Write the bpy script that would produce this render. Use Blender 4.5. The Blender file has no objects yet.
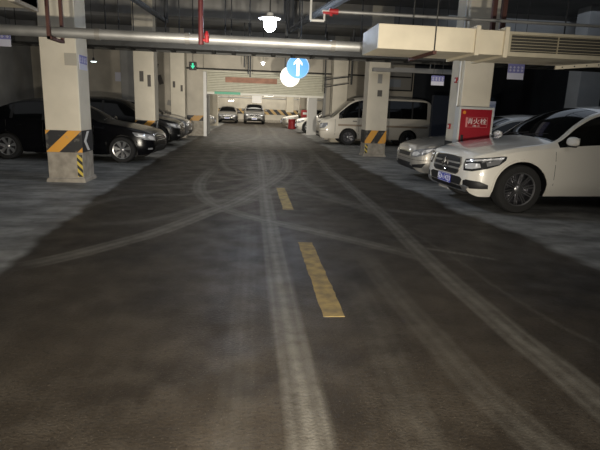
import bpy, bmesh, math, random
import numpy as np
from mathutils import Vector, Matrix
from mathutils.bvhtree import BVHTree
from mathutils.geometry import delaunay_2d_cdt
random.seed(7)
PI = math.pi
sc = bpy.context.scene
COL = sc.collection

# ------------------------------------------------------------------ materials
def nmat(name):
    m = bpy.data.materials.new(name); m.use_nodes = True
    nt = m.node_tree
    return m, nt, nt.nodes['Principled BSDF']

def mat(name, col, rough=.5, metal=0., coat=0., emit=None, estr=0., spec=.5, var=0., vscale=6., bump=0., bscale=40., dark=None):
    m, nt, b = nmat(name)
    b.inputs['Base Color'].default_value = (*col, 1)
    b.inputs['Roughness'].default_value = rough
    b.inputs['Metallic'].default_value = metal
    b.inputs['Coat Weight'].default_value = coat
    b.inputs['Coat Roughness'].default_value = .05
    b.inputs['Specular IOR Level'].default_value = spec
    if emit:
        b.inputs['Emission Color'].default_value = (*emit, 1)
        b.inputs['Emission Strength'].default_value = estr
    if var or bump:
        tc = nt.nodes.new('ShaderNodeTexCoord')
        if var:
            n = nt.nodes.new('ShaderNodeTexNoise'); n.inputs['Scale'].default_value = vscale
            n.inputs['Detail'].default_value = 6
            nt.links.new(tc.outputs['Object'], n.inputs['Vector'])
            r = nt.nodes.new('ShaderNodeMapRange')
            r.inputs['From Min'].default_value = .3; r.inputs['From Max'].default_value = .7
            nt.links.new(n.outputs['Fac'], r.inputs['Value'])
            mx = nt.nodes.new('ShaderNodeMix'); mx.data_type = 'RGBA'
            d = dark or tuple(c*(1-var) for c in col)
            mx.inputs['A'].default_value = (*d, 1); mx.inputs['B'].default_value = (*col, 1)
            nt.links.new(r.outputs['Result'], mx.inputs['Factor'])
            nt.links.new(mx.outputs['Result'], b.inputs['Base Color'])
        if bump:
            n2 = nt.nodes.new('ShaderNodeTexNoise'); n2.inputs['Scale'].default_value = bscale
            nt.links.new(tc.outputs['Object'], n2.inputs['Vector'])
            bp = nt.nodes.new('ShaderNodeBump'); bp.inputs['Strength'].default_value = bump
            bp.inputs['Distance'].default_value = .02
            nt.links.new(n2.outputs['Fac'], bp.inputs['Height'])
            nt.links.new(bp.outputs['Normal'], b.inputs['Normal'])
    return m

def hazard_mat(name, period, duty, shift, slope=1., yellow=(.75, .36, .05), black=(.025, .025, .027), wear=.25, axis='X'):
    m, nt, b = nmat(name)
    L = nt.links.new
    tc = nt.nodes.new('ShaderNodeTexCoord'); sp = nt.nodes.new('ShaderNodeSeparateXYZ')
    L(tc.outputs['Object'], sp.inputs[0])
    def mth(op, a, bb=None):
        n = nt.nodes.new('ShaderNodeMath'); n.operation = op
        for i, v in enumerate((a, bb)):
            if v is None: continue
            if isinstance(v, (int, float)): n.inputs[i].default_value = v
            else: L(v, n.inputs[i])
        return n.outputs[0]
    u = mth('SUBTRACT', sp.outputs[axis], mth('MULTIPLY', sp.outputs['Z'], slope))
    u = mth('ADD', u, shift + 50*period)
    fr = mth('FRACT', mth('DIVIDE', u, period))
    st = mth('LESS_THAN', fr, duty)
    n = nt.nodes.new('ShaderNodeTexNoise'); n.inputs['Scale'].default_value = 9; n.inputs['Detail'].default_value = 8
    L(tc.outputs['Object'], n.inputs['Vector'])
    r = nt.nodes.new('ShaderNodeMapRange'); r.inputs['From Min'].default_value = .58; r.inputs['From Max'].default_value = .72
    r.inputs['To Max'].default_value = wear*2
    L(n.outputs['Fac'], r.inputs['Value'])
    mx = nt.nodes.new('ShaderNodeMix'); mx.data_type = 'RGBA'
    mx.inputs['A'].default_value = (*black, 1); mx.inputs['B'].default_value = (*yellow, 1)
    L(st, mx.inputs['Factor'])
    m2 = nt.nodes.new('ShaderNodeMix'); m2.data_type = 'RGBA'
    L(mx.outputs['Result'], m2.inputs['A']); m2.inputs['B'].default_value = (.33, .30, .25, 1)
    L(r.outputs['Result'], m2.inputs['Factor'])
    L(m2.outputs['Result'], b.inputs['Base Color'])
    b.inputs['Roughness'].default_value = .55
    return m

M = dict(
    wall=mat('wall_plaster', (.62, .57, .48), .85, var=.28, vscale=1.3, bump=.05),
    walldark=mat('wall_grey', (.34, .335, .32), .9, var=.3, vscale=1.),
    wallshade=mat('wall_painted_shade', (.035, .04, .05), .9, var=.3, vscale=1.),  # near-black colour carries the shade of the right bays
    pillar=mat('pillar_paint', (.72, .66, .54), .8, var=.14, vscale=2.2, bump=.04),
    raw=mat('raw_concrete', (.42, .38, .32), .9, var=.4, vscale=7, bump=.2),
    ceil=mat('ceiling_concrete', (.20, .195, .185), .95, var=.25, vscale=1.5),
    beam=mat('beam_concrete', (.34, .33, .31), .95, var=.25, vscale=1.5),
    galv=mat('galvanised_steel', (.42, .42, .41), .5, metal=.55, var=.25, vscale=5),
    tray=mat('cable_tray_metal', (.045, .045, .043), .8, var=.3, vscale=5),
    cable=mat('black_cable', (.02, .02, .02), .6),
    ductp=mat('duct_fireproof_board', (.76, .69, .54), .75, var=.22, vscale=2.2),
    ductend=mat('duct_end_lamp_tint', (.62, .66, .70), .7, var=.2, vscale=5),  # bluish lamp light mixed into the end panel colour
    grille=mat('grille_metal', (.42, .37, .26), .6, metal=.1),
    gdark=mat('grille_dark', (.05, .048, .04), .8),
    red=mat('fire_red_pipe', (.13, .022, .024), .55, var=.2),
    redb=mat('bright_red', (.36, .02, .025), .55),
    brown=mat('rust_brown', (.09, .035, .028), .7),
    firered=mat('fire_cabinet_red', (.30, .004, .014), .45),
    white=mat('white_paint', (.75, .74, .72), .5),
    whitem=mat('white_metal', (.62, .62, .60), .4, metal=.2),
    signblue=mat('sign_blue', (.03, .30, .80), .4, emit=(.02, .25, .8), estr=.22),  # emission makes the sign face glow though it is no lamp
    signwhite=mat('sign_white', (.85, .85, .85), .4, emit=(1, 1, 1), estr=.45),  # emission brightens the arrow, which is not lit itself
    cardblue=mat('card_lilac', (.20, .20, .45), .6),
    cardwhite=mat('card_white', (.62, .62, .72), .6),
    green=mat('green_led', (.02, .5, .25), .5, emit=(.05, .9, .5), estr=.7),
    greenp=mat('green_paint', (.10, .45, .28), .5),
    black=mat('black_plastic', (.012, .012, .013), .5),
    tyre=mat('tyre_rubber', (.02, .02, .02), .85),
    alloy=mat('alloy', (.62, .62, .62), .28, metal=.85),
    alloymid=mat('alloy_mid', (.30, .30, .31), .3, metal=.85),
    alloydark=mat('alloy_dark', (.10, .10, .11), .3, metal=.8),
    chrome=mat('chrome', (.75, .75, .75), .12, metal=1.),
    glass=mat('car_glass', (.004, .0045, .005), .06, spec=.35),
    lens=mat('headlamp_lens', (.35, .36, .38), .08, metal=.45, coat=1.),
    lensdark=mat('headlamp_dark', (.03, .032, .035), .1, coat=1.),
    lensw=mat('headlamp_reflector', (.85, .86, .88), .15, metal=.5, coat=1., emit=(1, 1, 1), estr=.05),  # slight emission paints a glint, the parked lamps are off
    amber=mat('amber_lens', (.7, .25, .04), .2),
    tail=mat('tail_red', (.35, .01, .01), .2, coat=1.),
    platebl=mat('plate_blue', (.02, .04, .42), .4),
    platefar=mat('plate_far_glare', (.75, .75, .78), .4, emit=(1, 1, 1), estr=.25),  # white and emission imitate headlight thrown back by the plates
    platew=mat('plate_letters', (.8, .8, .85), .4),
    pwhite=mat('paint_white', (.82, .79, .72), .3, coat=1.),
    pblack=mat('paint_black', (.003, .003, .004), .22, spec=.28),
    pdark=mat('paint_charcoal', (.006, .0065, .007), .25, spec=.4),
    psilver=mat('paint_silver', (.50, .47, .42), .35, metal=.5, coat=1.),
    pgrey=mat('paint_grey', (.20, .195, .19), .35, metal=.5, coat=1.),
    pvan=mat('paint_cream', (.66, .61, .52), .4, coat=.4),
    stripe=mat('van_stripe', (.33, .26, .19), .5),
    yellow=mat('floor_yellow', (.34, .25, .09), .8, var=.45, vscale=9, dark=(.14, .105, .055)),
    shutter=mat('shutter_slats', (.62, .60, .48), .5, var=.12),
    banner=mat('banner_red', (.50, .27, .19), .8, var=.4, vscale=3),
    paper=mat('paper_dark', (.12, .11, .10), .9),
    paper2=mat('paper_grey', (.32, .31, .29), .9),
    tube=mat('tube_glow', (1, 1, 1), .5, emit=(1, .97, .9), estr=14),
    lampglow=mat('lamp_glow', (1, 1, 1), .5, emit=(.80, .86, 1.), estr=60),
    lampsmall=mat('lamp_small_glow', (1, 1, 1), .5, emit=(.85, .92, 1.), estr=6),
    bandblack=mat('band_black', (.03, .03, .032), .6, var=.3),
    haz1=hazard_mat('hazard_near', .53, .43, .8755, slope=1.05),
    haz2=hazard_mat('hazard_mid', .46, .50, .638, slope=.6),
    haz3=hazard_mat('hazard_wall', .9, .5, .0, wear=.5, yellow=(.5, .28, .08)),
    haz4=hazard_mat('hazard_far', .75, .45, .0, slope=-1., yellow=(.45, .30, .12)),
    hazs=hazard_mat('hazard_strip', .13, .5, .0, slope=-1., yellow=(.65, .5, .08), wear=.1),
)

# ------------------------------------------------------------------ mesh helpers
class MB:
    def __init__(s): s.v = []; s.f = []; s.m = []
    def add(s, vs, fs, mi=0):
        o = len(s.v); s.v += [tuple(v) for v in vs]; s.f += [tuple(o+i for i in f) for f in fs]; s.m += [mi]*len(fs)
        return s
    def box(s, x0, y0, z0, x1, y1, z1, mi=0, bev=0.):
        if bev > 0:
            b = bev
            bm = bmesh.new(); bmesh.ops.create_cube(bm, size=1)
            for v in bm.verts: v.co = ((x0+x1)/2+v.co.x*(x1-x0), (y0+y1)/2+v.co.y*(y1-y0), (z0+z1)/2+v.co.z*(z1-z0))
            bmesh.ops.bevel(bm, geom=bm.edges[:], offset=b, segments=2, affect='EDGES', profile=.5)
            bm.verts.index_update()
            s.add([v.co[:] for v in bm.verts], [[v.index for v in f.verts] for f in bm.faces], mi); bm.free()
            return s
        vs = [(x, y, z) for x in (x0, x1) for y in (y0, y1) for z in (z0, z1)]
        return s.add(vs, [(0,1,3,2),(4,6,7,5),(0,4,5,1),(2,3,7,6),(0,2,6,4),(1,5,7,3)], mi)
    def tube(s, p0, p1, r, n=10, mi=0, r1=None):
        p0 = Vector(p0); p1 = Vector(p1); d = (p1-p0).normalized(); r1 = r if r1 is None else r1
        a = d.orthogonal().normalized(); b = d.cross(a)
        vs = []
        for p, rr in ((p0, r), (p1, r1)):
            for i in range(n):
                t = 2*PI*i/n; vs.append(p+a*math.cos(t)*rr+b*math.sin(t)*rr)
        fs = [(i, (i+1) % n, n+(i+1) % n, n+i) for i in range(n)]+[tuple(range(n))[::-1], tuple(range(n, 2*n))]
        return s.add(vs, fs, mi)
    def path(s, pts, r, n=8, mi=0):
        for a, b in zip(pts, pts[1:]): s.tube(a, b, r, n, mi)
        return s
    def lathe(s, prof, n=32, axis='Z', c=(0, 0, 0), mi=0, closed=False):
        vs = []
        for r, h in prof:
            for i in range(n):
                t = 2*PI*i/n; a, b = r*math.cos(t), r*math.sin(t)
                p = {'Z': (a, b, h), 'Y': (a, h, b), 'X': (h, a, b)}[axis]
                vs.append((p[0]+c[0], p[1]+c[1], p[2]+c[2]))
        fs = []
        K = len(prof)
        for k in range(K-1 if not closed else K):
            k2 = (k+1) % K
            for i in range(n):
                fs.append((k*n+i, k*n+(i+1) % n, k2*n+(i+1) % n, k2*n+i))
        return s.add(vs, fs, mi)
    def prism(s, poly, y0, y1, plane='XZ', mi=0):
        n = len(poly)
        def P(a, b, h): return {'XZ': (a, h, b), 'YZ': (h, a, b), 'XY': (a, b, h)}[plane]
        vs = [P(a, b, y0) for a, b in poly]+[P(a, b, y1) for a, b in poly]
        fs = [tuple(range(n)), tuple(range(n, 2*n))[::-1]]+[(i, (i+1) % n, n+(i+1) % n, n+i) for i in range(n)]
        return s.add(vs, fs, mi)
    def obj(s, name, mats, parent=None, smooth=False, loc=None):
        me = bpy.data.meshes.new(name); me.from_pydata(s.v, [], s.f)
        if not isinstance(mats, (list, tuple)): mats = [mats]
        for m in mats: me.materials.append(m)
        me.polygons.foreach_set('material_index', s.m)
        bm = bmesh.new(); bm.from_mesh(me); bmesh.ops.recalc_face_normals(bm, faces=bm.faces); bm.to_mesh(me); bm.free()
        if smooth:
            me.shade_smooth(); me.set_sharp_from_angle(angle=math.radians(38))
        me.update()
        o = bpy.data.objects.new(name, me); COL.objects.link(o)
        if parent: o.parent = parent
        if loc: o.location = loc
        return o

def tag(o, label=None, cat=None, group=None, kind=None):
    if label: o['label'] = label
    if cat: o['category'] = cat
    if group: o['group'] = group
    if kind: o['kind'] = kind
    return o
def thing(name, label, cat, loc=(0, 0, 0), rotz=0, group=None):
    o = bpy.data.objects.new(name, None); COL.objects.link(o)
    o.location = loc; o.rotation_euler = (0, 0, rotz); o.empty_display_size = .1
    return tag(o, label, cat, group)
def struct(o): o['kind'] = 'structure'; return o

def text_mesh(txt, size, m, name, parent, loc, rot, extrude=.002, sx=1.):
    cu = bpy.data.curves.new(name, 'FONT'); cu.body = txt; cu.size = size; cu.extrude = extrude
    cu.align_x = 'CENTER'; cu.align_y = 'CENTER'
    t = bpy.data.objects.new(name, cu); COL.objects.link(t)
    dg = bpy.context.evaluated_depsgraph_get(); dg.update()
    me = bpy.data.meshes.new_from_object(t.evaluated_get(dg))
    bpy.data.objects.remove(t)
    me.materials.clear(); me.materials.append(m)
    o = bpy.data.objects.new(name, me); COL.objects.link(o)
    o.parent = parent; o.location = loc; o.rotation_euler = rot; o.scale = (sx, 1, 1)
    return o

# ------------------------------------------------------------------ the floor
MARKS = [
(0.19,1.00,[(0.28,1.0),(0.28,1.88),(0.28,2.39),(0.27,2.86),(0.26,3.82),(0.25,5.18),(0.25,7.21),(0.26,9.44),(0.30,12.83),(0.29,19.76)]),
(0.16,0.2,[(-0.06,1.0),(-0.06,1.89),(-0.05,2.45),(-0.04,3.24),(-0.02,4.63),(0.00,7.83)]),
(0.20,0.90,[(1.8,1.0),(1.80,2.16),(1.80,2.50),(1.77,2.89),(1.77,3.32),(1.76,4.07),(1.78,4.96),(1.85,6.39),(1.88,8.02),(1.90,9.94),(1.89,11.90),(2.04,15.74),(2.2,21.75)]),
(0.20,0.32,[(1.4,1.2),(1.32,1.83),(1.26,2.14),(1.22,2.41),(1.21,2.83),(1.18,3.36),(1.16,4.02),(1.16,5.01)]),
(0.20,0.16,[(0.79,1.2),(0.79,1.85),(0.80,2.23),(0.84,2.77),(0.87,3.40),(0.88,4.07)]),
(0.03,0.5,[(2.25,2.0),(2.25,2.78),(2.18,3.10),(2.10,3.82),(2.08,4.61),(2.02,5.33),(1.94,6.22)]),
(0.24,1.0,[(-1.98,4.41),(-1.74,4.66),(-1.48,5.01),(-1.02,5.74),(-0.54,6.86),(-0.15,7.82),(0.38,9.72),(0.69,10.96),(0.91,12.52),(1.02,14.54),(0.98,16.85)]),
(0.18,0.55,[(-2.04,5.99),(-1.24,6.31),(-0.71,7.20),(-0.24,8.27),(0.23,9.83),(0.58,11.84),(0.74,14.18)]),
(0.18,0.60,[(-2.51,6.52),(-1.92,7.90),(-0.82,8.40),(-0.00,9.79),(0.45,11.43),(0.66,14.16),(0.60,17.53)]),
(0.22,0.85,[(-0.85,12.35),(-0.94,10.21),(-0.90,9.04),(-0.70,7.94),(-0.35,7.09),(0.14,6.46),(0.62,5.98),(1.27,5.30),(1.87,4.60)]),
(0.15,0.6,[(1.46,14.95),(1.34,13.06),(1.05,11.02),(0.66,9.50),(0.20,8.22),(-0.28,7.24),(-1.20,6.09)]),
(0.20,0.55,[(1.09,11.03),(1.12,9.69),(1.29,8.54),(1.76,7.49),(2.40,7.01),(3.13,6.79)]),
(0.15,0.6,[(-0.74,17.08),(-0.79,14.35),(-0.63,12.40),(-0.22,10.96),(0.50,10.01),(1.50,9.36)]),
(0.15,0.55,[(1.96,17.99),(1.91,15.70),(1.61,13.60),(1.06,11.93),(0.25,10.72),(-0.93,9.53),(-2.25,8.98)]),
(0.06,1.0,[(1.75,5.19),(1.94,5.08),(2.11,4.96),(2.33,4.82),(2.51,4.68)]),
(0.15,0.5,[(-0.01,13.23),(0.04,11.36),(0.24,10.11),(0.71,8.91),(1.48,7.63),(1.99,6.39)]),
(0.25,0.5,[(-1.2,20),(-.3,22),(.4,26),(.5,34),(.3,46)]),
(0.25,0.4,[(1.6,19),(1.3,24),(1.35,34),(1.2,46)]),
]
def smoothpoly(pts):
    out = []
    P = [pts[0]]+list(pts)+[pts[-1]]
    for i in range(1, len(P)-2):
        p0, p1, p2, p3 = [np.array(P[k]) for k in (i-1, i, i+1, i+2)]
        for t in np.linspace(0, 1, 9)[:-1]:
            out.append(.5*((2*p1)+(-p0+p2)*t+(2*p0-5*p1+4*p2-p3)*t*t+(-p0+3*p1-3*p2+p3)*t**3))
    out.append(np.array(pts[-1])); return np.array(out)

xs = np.unique(np.round(np.concatenate([np.linspace(-10, -3, 36), np.linspace(-3, 4.2, 320), np.linspace(4.2, 12.5, 36)]), 4))
ys = [-6., -3, -1, 0]
y = .6
while y < 51.4: ys.append(y); y += .014+.0036*max(y, 0)
ys.append(51.5); ys = np.array(ys)
X, Y = np.meshgrid(xs, ys)
mark = np.zeros_like(X)
for w, a, pts in MARKS:
    sp = smoothpoly(pts)
    d = np.full(X.shape, 9.)
    along = np.zeros_like(X)
    x0, x1 = sp[:, 0].min()-.4, sp[:, 0].max()+.4; y0, y1 = sp[:, 1].min()-.4, sp[:, 1].max()+.4
    msk = (X > x0) & (X < x1) & (Y > y0) & (Y < y1)
    px, py = X[msk], Y[msk]; dd = np.full(px.shape, 9.); al = np.zeros_like(px); sgn = np.zeros_like(px)
    N = len(sp)-1
    for i in range(N):
        ax, ay = sp[i]; bx, by = sp[i+1]; vx, vy = bx-ax, by-ay; l2 = vx*vx+vy*vy+1e-9
        t = np.clip(((px-ax)*vx+(py-ay)*vy)/l2, 0, 1)
        q = np.hypot(px-ax-t*vx, py-ay-t*vy); c = q < dd
        dd[c] = q[c]; al[c] = ((i+t)/N)[c]
    h = w/2
    m_ = np.clip((h+.02-dd)/.04, 0, 1)*a*np.clip(np.minimum(al, 1-al)*9+.1, 0, 1)
    m_ *= .72+.28*np.cos(dd/h*PI*1.9)
    mark[msk] = np.maximum(mark[msk], m_)
el = np.interp(Y, [0, 4.3, 8.04, 14.2, 24.7, 50], [-2.05, -2.1, -2.33, -2.46, -2.35, -2.2])
er = np.interp(Y, [0, 4.44, 7.53, 11.3, 24.7, 50], [3.5, 3.43, 3.13, 2.9, 2.95, 3.0])
rg = np.random.RandomState(3)
jit = (np.sin(Y*3.1)+np.sin(Y*7.7+1)*.6+np.sin(Y*17+2)*.4)*.03
jit2 = (np.sin(Y*2.3+1)+np.sin(Y*5.7+1)*.6+np.sin(Y*13+2)*.5)*.05
park = np.clip(((el+jit)-X)/.10+.5, 0, 1)+np.clip((X-(er+jit2))/.16+.5, 0, 1)
park = np.clip(park, 0, 1)
edge = np.exp(-((X-el+.12)/.08)**2)*.5
me = bpy.data.meshes.new('floor')
ny, nx = X.shape
vs = np.stack([X.ravel(), Y.ravel(), np.zeros(X.size)], 1)
idx = np.arange(nx*ny).reshape(ny, nx)
fs = np.stack([idx[:-1, :-1].ravel(), idx[:-1, 1:].ravel(), idx[1:, 1:].ravel(), idx[1:, :-1].ravel()], 1)
me.vertices.add(len(vs)); me.vertices.foreach_set('co', vs.ravel())
me.loops.add(fs.size); me.loops.foreach_set('vertex_index', fs.ravel().astype(np.int32))
me.polygons.add(len(fs)); me.polygons.foreach_set('loop_start', np.arange(0, fs.size, 4, dtype=np.int32))
me.update(calc_edges=True); me.validate()
ca = me.color_attributes.new('wear', 'FLOAT_COLOR', 'POINT')
cd = np.stack([park.ravel(), mark.ravel(), edge.ravel(), np.ones(X.size)], 1).astype(np.float32)
ca.data.foreach_set('color', cd.ravel())
floor = bpy.data.objects.new('floor', me); COL.objects.link(floor); struct(floor)
m, nt, b = nmat('floor_concrete'); L = nt.links.new; N_ = nt.nodes.new
va = N_('ShaderNodeVertexColor'); va.layer_name = 'wear'; se = N_('ShaderNodeSeparateColor'); L(va.outputs['Color'], se.inputs[0])
tc = N_('ShaderNodeTexCoord')
def noise(scale, detail=6, sx=1., sy=1., rough=.55):
    mp = N_('ShaderNodeMapping'); mp.inputs['Scale'].default_value = (sx, sy, 1); L(tc.outputs['Object'], mp.inputs['Vector'])
    n = N_('ShaderNodeTexNoise'); n.inputs['Scale'].default_value = scale; n.inputs['Detail'].default_value = detail
    n.inputs['Roughness'].default_value = rough
    L(mp.outputs[0], n.inputs['Vector']); return n.outputs['Fac']
def mrange(v, a, c, lo=0., hi=1.):
    r = N_('ShaderNodeMapRange'); r.inputs['From Min'].default_value = a; r.inputs['From Max'].default_value = c
    r.inputs['To Min'].default_value = lo; r.inputs['To Max'].default_value = hi; L(v, r.inputs['Value']); return r.outputs['Result']
def mixc(f, A, B):
    x = N_('ShaderNodeMix'); x.data_type = 'RGBA'
    for k, v in (('Factor', f), ('A', A), ('B', B)):
        if isinstance(v, tuple): x.inputs[k].default_value = (*v, 1)
        elif isinstance(v, (int, float)): x.inputs[k].default_value = v
        else: L(v, x.inputs[k])
    return x.outputs['Result']
def mulf(a, c):
    x = N_('ShaderNodeMath'); x.operation = 'MULTIPLY'
    for i, v in enumerate((a, c)):
        if isinstance(v, (int, float)): x.inputs[i].default_value = v
        else: L(v, x.inputs[i])
    return x.outputs[0]
lane = mixc(mrange(noise(.9, 8), .35, .65), (.020, .0155, .011), (.050, .040, .029))
lane = mixc(mulf(mrange(noise(3.5, 10, 1, 1, .75), .46, .68), .6), lane, (.085, .072, .056))
lane = mixc(mulf(mrange(noise(14, 8, 1, 1, .8), .50, .66), .5), lane, (.018, .016, .014))
lane = mixc(mulf(mrange(noise(30, 4, 1, 1, .7), .55, .75), .35), lane, (.02, .018, .016))
lane = mixc(mulf(mrange(noise(3, 3, 5, .25), .55, .75), .08), lane, (.12, .105, .085))
lane = mixc(mulf(mrange(noise(45, 4, 1, 1, .8), .54, .62), .6), lane, (.012, .010, .008))
lane = mixc(mulf(mrange(noise(70, 3, 1, 1, .8), .62, .68), .6), lane, (.16, .14, .11))
prk = mixc(mrange(noise(1.2, 8, 1, 2.), .38, .62), (.15, .152, .148), (.34, .342, .33))
prk = mixc(mulf(mrange(noise(6, 8), .5, .7), .45), prk, (.11, .108, .10))
base = mixc(mrange(noise(4.5, 8, 1.5, 1), .3, .7, .75, 1.), lane, prk)
base = mixc(se.outputs[0], lane, prk)
mk = mulf(se.outputs[1], mrange(noise(7, 8, 1, 1, .75), .30, .56, .35, 1.))
base = mixc(mk, base, (.155, .145, .125))
base = mixc(mulf(se.outputs[2], .6), base, (.16, .15, .135))
L(base, b.inputs['Base Color'])
L(mrange(noise(3, 6), .3, .7, .46, .68), b.inputs['Roughness'])
b.inputs['Specular IOR Level'].default_value = .22
bp = N_('ShaderNodeBump'); bp.inputs['Strength'].default_value = .28; bp.inputs['Distance'].default_value = .012
L(noise(60, 4), bp.inputs['Height']); L(bp.outputs['Normal'], b.inputs['Normal'])
me.materials.append(m)

# lane dashes, worn yellow paint with ragged edges
def dash(y0, y1, xc, w, label, jag=.006, name='lane_dash'):
    n = 26; L_, R_ = [], []
    for i in range(n+1):
        yy = y0+(y1-y0)*i/n
        L_.append((xc-w/2+random.uniform(-jag, jag), yy)); R_.append((xc+w/2+random.uniform(-jag, jag), yy))
    mb = MB()
    vs = [(x, y, .003) for x, y in L_]+[(x, y, .003) for x, y in R_]+[(x, y, .0005) for x, y in L_]+[(x, y, .0005) for x, y in R_]
    k = n+1
    fs = [(i, i+1, k+i+1, k+i) for i in range(n)]+[(2*k+i, 2*k+i+1, i+1, i) for i in range(n)]+[(k+i, k+i+1, 3*k+i+1, 3*k+i) for i in range(n)]
    fs += [(0, k, 3*k, 2*k), (n, 2*k+n, 3*k+n, k+n)]
    mb.add(vs, fs)
    return tag(mb.obj(name, M['yellow']), label, 'floor marking', 'yellow dashes down the middle of the lane')
dash(3.28, 5.30, .605, .155, 'worn yellow painted dash on the dark lane floor, nearest and largest one')
dash(7.13, 9.12, .555, .15, 'worn yellow painted dash further up the lane where tyre marks cross')
# drainage joint across the lane very near the viewer
# ------------------------------------------------------------------ room shell
CZ = 4.55
def sbox(name, x0, y0, z0, x1, y1, z1, m): return struct(MB().box(x0, y0, z0, x1, y1, z1).obj(name, m))
sbox('ceiling', -10, -6, CZ, 12.5, 51.5, CZ+.1, M['ceil'])
sbox('wall_left', -10, -6, 0, -9.8, 51.5, CZ, M['walldark'])
sbox('wall_right', 12.3, -6, 0, 12.5, 51.5, CZ, M['wallshade'])
sbox('wall_back', -9.8, -6.2, 0, 12.3, -6, CZ, M['walldark'])
sbox('wall_far', -9.8, 50.5, 0, 12.3, 50.7, CZ, M['wall'])
# wall with the roller shutter opening
w_ = MB().box(-9.8, 24.7, 0, -2.15, 25.1, CZ).box(3.45, 24.7, 0, 7.8, 25.1, CZ).box(-2.15, 24.7, 2.85, 3.45, 25.1, CZ)
struct(w_.obj('wall_shutter', M['wall']))
sbox('wall_shutter_right', 7.8, 24.7, 0, 12.3, 25.1, CZ, M['wallshade'])  # same wall continued, its darkness put into the colour
sbox('wall_side_bay', -9.8, 13.0, 0, -9.2, 16.2, CZ, M['walldark'])
# painted hazard stripes on walls
struct(MB().box(-5.6, 24.685, .70, -2.2, 24.7, .95).obj('trim_1', M['haz3']))
struct(MB().box(-9.8, 50.485, .75, 5.4, 50.5, 1.25).obj('trim_2', M['haz4']))
struct(MB().box(-9.8, 50.48, 0, 12.3, 50.5, .25).obj('baseboard_far', M['raw']))
struct(MB().box(-5.6, 24.69, 0, -2.2, 24.7, .70).obj('baseboard_left', M['raw']))
# beams
for i, yb in enumerate((2.5, 16.1, 22.9)):
    struct(MB().box(-9.8, yb+.02, 3.95, 12.3, yb+.58, CZ).obj('trim_%d' % (i+3), M['beam']))
struct(MB().box(-9.8, 9.6, 4.2, 12.3, 10.1, CZ).obj('trim_8', M['beam']))

# ------------------------------------------------------------------ pillars
def pillar(x0, x1, y0, y1, label, haz=None, chev=0, band=(.53, .91), plinth=True, strip=0, top=CZ, pm=None, raw=True, rawz=.53):
    cx = (x0+x1)/2; hw = (x1-x0)/2; hd = (y1-y0)/2
    t = thing('concrete_pillar', label, 'pillar', (cx, (y0+y1)/2, 0))
    MB().box(-hw, -hd, rawz if raw else 0, hw, hd, top, bev=.012).obj('shaft', pm or M['pillar'], t)
    if raw:
        MB().box(-hw, -hd, .0, hw, hd, rawz, bev=.008).obj('raw_base', M['raw'], t)
    if plinth:
        mb = MB(); e = .015
        vs = []
        for z, ee in ((0, e+.02), (.06, e+.01), (.075, .002)):
            vs += [(-hw-ee, -hd-ee, z), (hw+ee, -hd-ee, z), (hw+ee, hd+ee, z), (-hw-ee, hd+ee, z)]
        fs = []
        for k in range(2):
            for i in range(4): fs.append((k*4+i, k*4+(i+1) % 4, k*4+4+(i+1) % 4, k*4+4+i))
        fs.append((8, 9, 10, 11)); fs.append((0, 1, 2, 3))
        mb.add(vs, fs).obj('plinth', M['raw'], t)
    if haz:
        hb = MB().box(-hw-.006, -hd-.006, band[0], hw+.006, hd+.006, band[1]).obj('hazard_band', M['bandblack'], t)
        MB().box(-hw-.004, -hd-.009, band[0]+.001, hw+.004, -hd-.006, band[1]-.001).obj('stripe_face', haz, hb)
    if chev:
        # white arrow chevron on the face towards the lane
        X_ = chev*(hw+.006); X2 = chev*(hw+.010)
        z0, z1 = band[0]+.02, band[1]-.02; zm = (z0+z1)/2
        pts = [(-.06, z0), (-.22, zm), (-.06, z1), (.06, z1), (-.10, zm), (.06, z0)]
        mb = MB()
        mb.prism([(-.02, z0), (-.20, zm), (-.02, z1), (.10, z1), (-.08, zm), (.10, z0)], X_, X2, 'YZ')
        c = mb.obj('chevron', M['white'], t); c['label'] = 'white reflective chevron'
    if strip:
        X0 = strip*hw; a, bb = sorted((X0-strip*.01, X0-strip*.10))
        MB().box(a, -hd-.008, .10, bb, -hd-.001, band[0]-.04).obj('corner_strip', M['hazs'], t)
    return t
P1 = pillar(-3.55, -2.95, 9.3, 9.9, 'cream concrete pillar nearest on the left with wide orange stripe and white chevron', M['haz1'], chev=1, strip=1)
P2 = pillar(-3.50, -2.90, 16.1, 16.7, 'cream concrete pillar behind the nearest black sedan on the left', M['haz1'], chev=1)
P3 = pillar(-3.45, -2.85, 22.9, 23.5, 'grimy pillar with torn papers beside the silver-grey car before the shutter', None)
P4 = pillar(3.87, 4.43, 9.3, 9.9, 'cream concrete pillar on the right behind the red fire hydrant cabinet', M['haz1'], band=(.53, .91))
P5 = pillar(3.64, 4.32, 16.1, 16.7, 'cream concrete pillar on the right standing in front of the van', M['haz2'], band=(.42, .83), strip=-1, rawz=.42)
P6 = pillar(3.60, 4.25, 22.9, 23.5, 'pillar behind the front of the van on the right', None, plinth=False, raw=False)
pillar(3.15, 3.65, 28.6, 29.1, 'narrow pillar with its light painted in, just beyond the right end of the shutter', None, plinth=False, raw=False, pm=M['white'])  # white paint takes the place of light on this pillar
pillar(3.5, 4.0, 37.6, 38.1, 'cream pillar in the far room behind the red cabinet', M['haz4'], band=(.7, 1.1), plinth=False, raw=False)
pillar(3.0, 3.6, 44, 44.6, 'cream pillar in the far room nearest the striped far wall', M['haz4'], band=(.7, 1.1), plinth=False, raw=False)
pillar(-3.0, -2.4, 38, 38.6, 'cream pillar on the left side of the far room', None, plinth=False, raw=False)
pillar(-8.6, -8.0, 22.5, 23.1, 'dark pillar in the left bays before the back wall', None, pm=M['walldark'])
pillar(-5.75, -5.15, 23.9, 24.5, 'grey pillar against the back wall of the left bays', None, pm=M['walldark'], plinth=False, raw=False)
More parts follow.
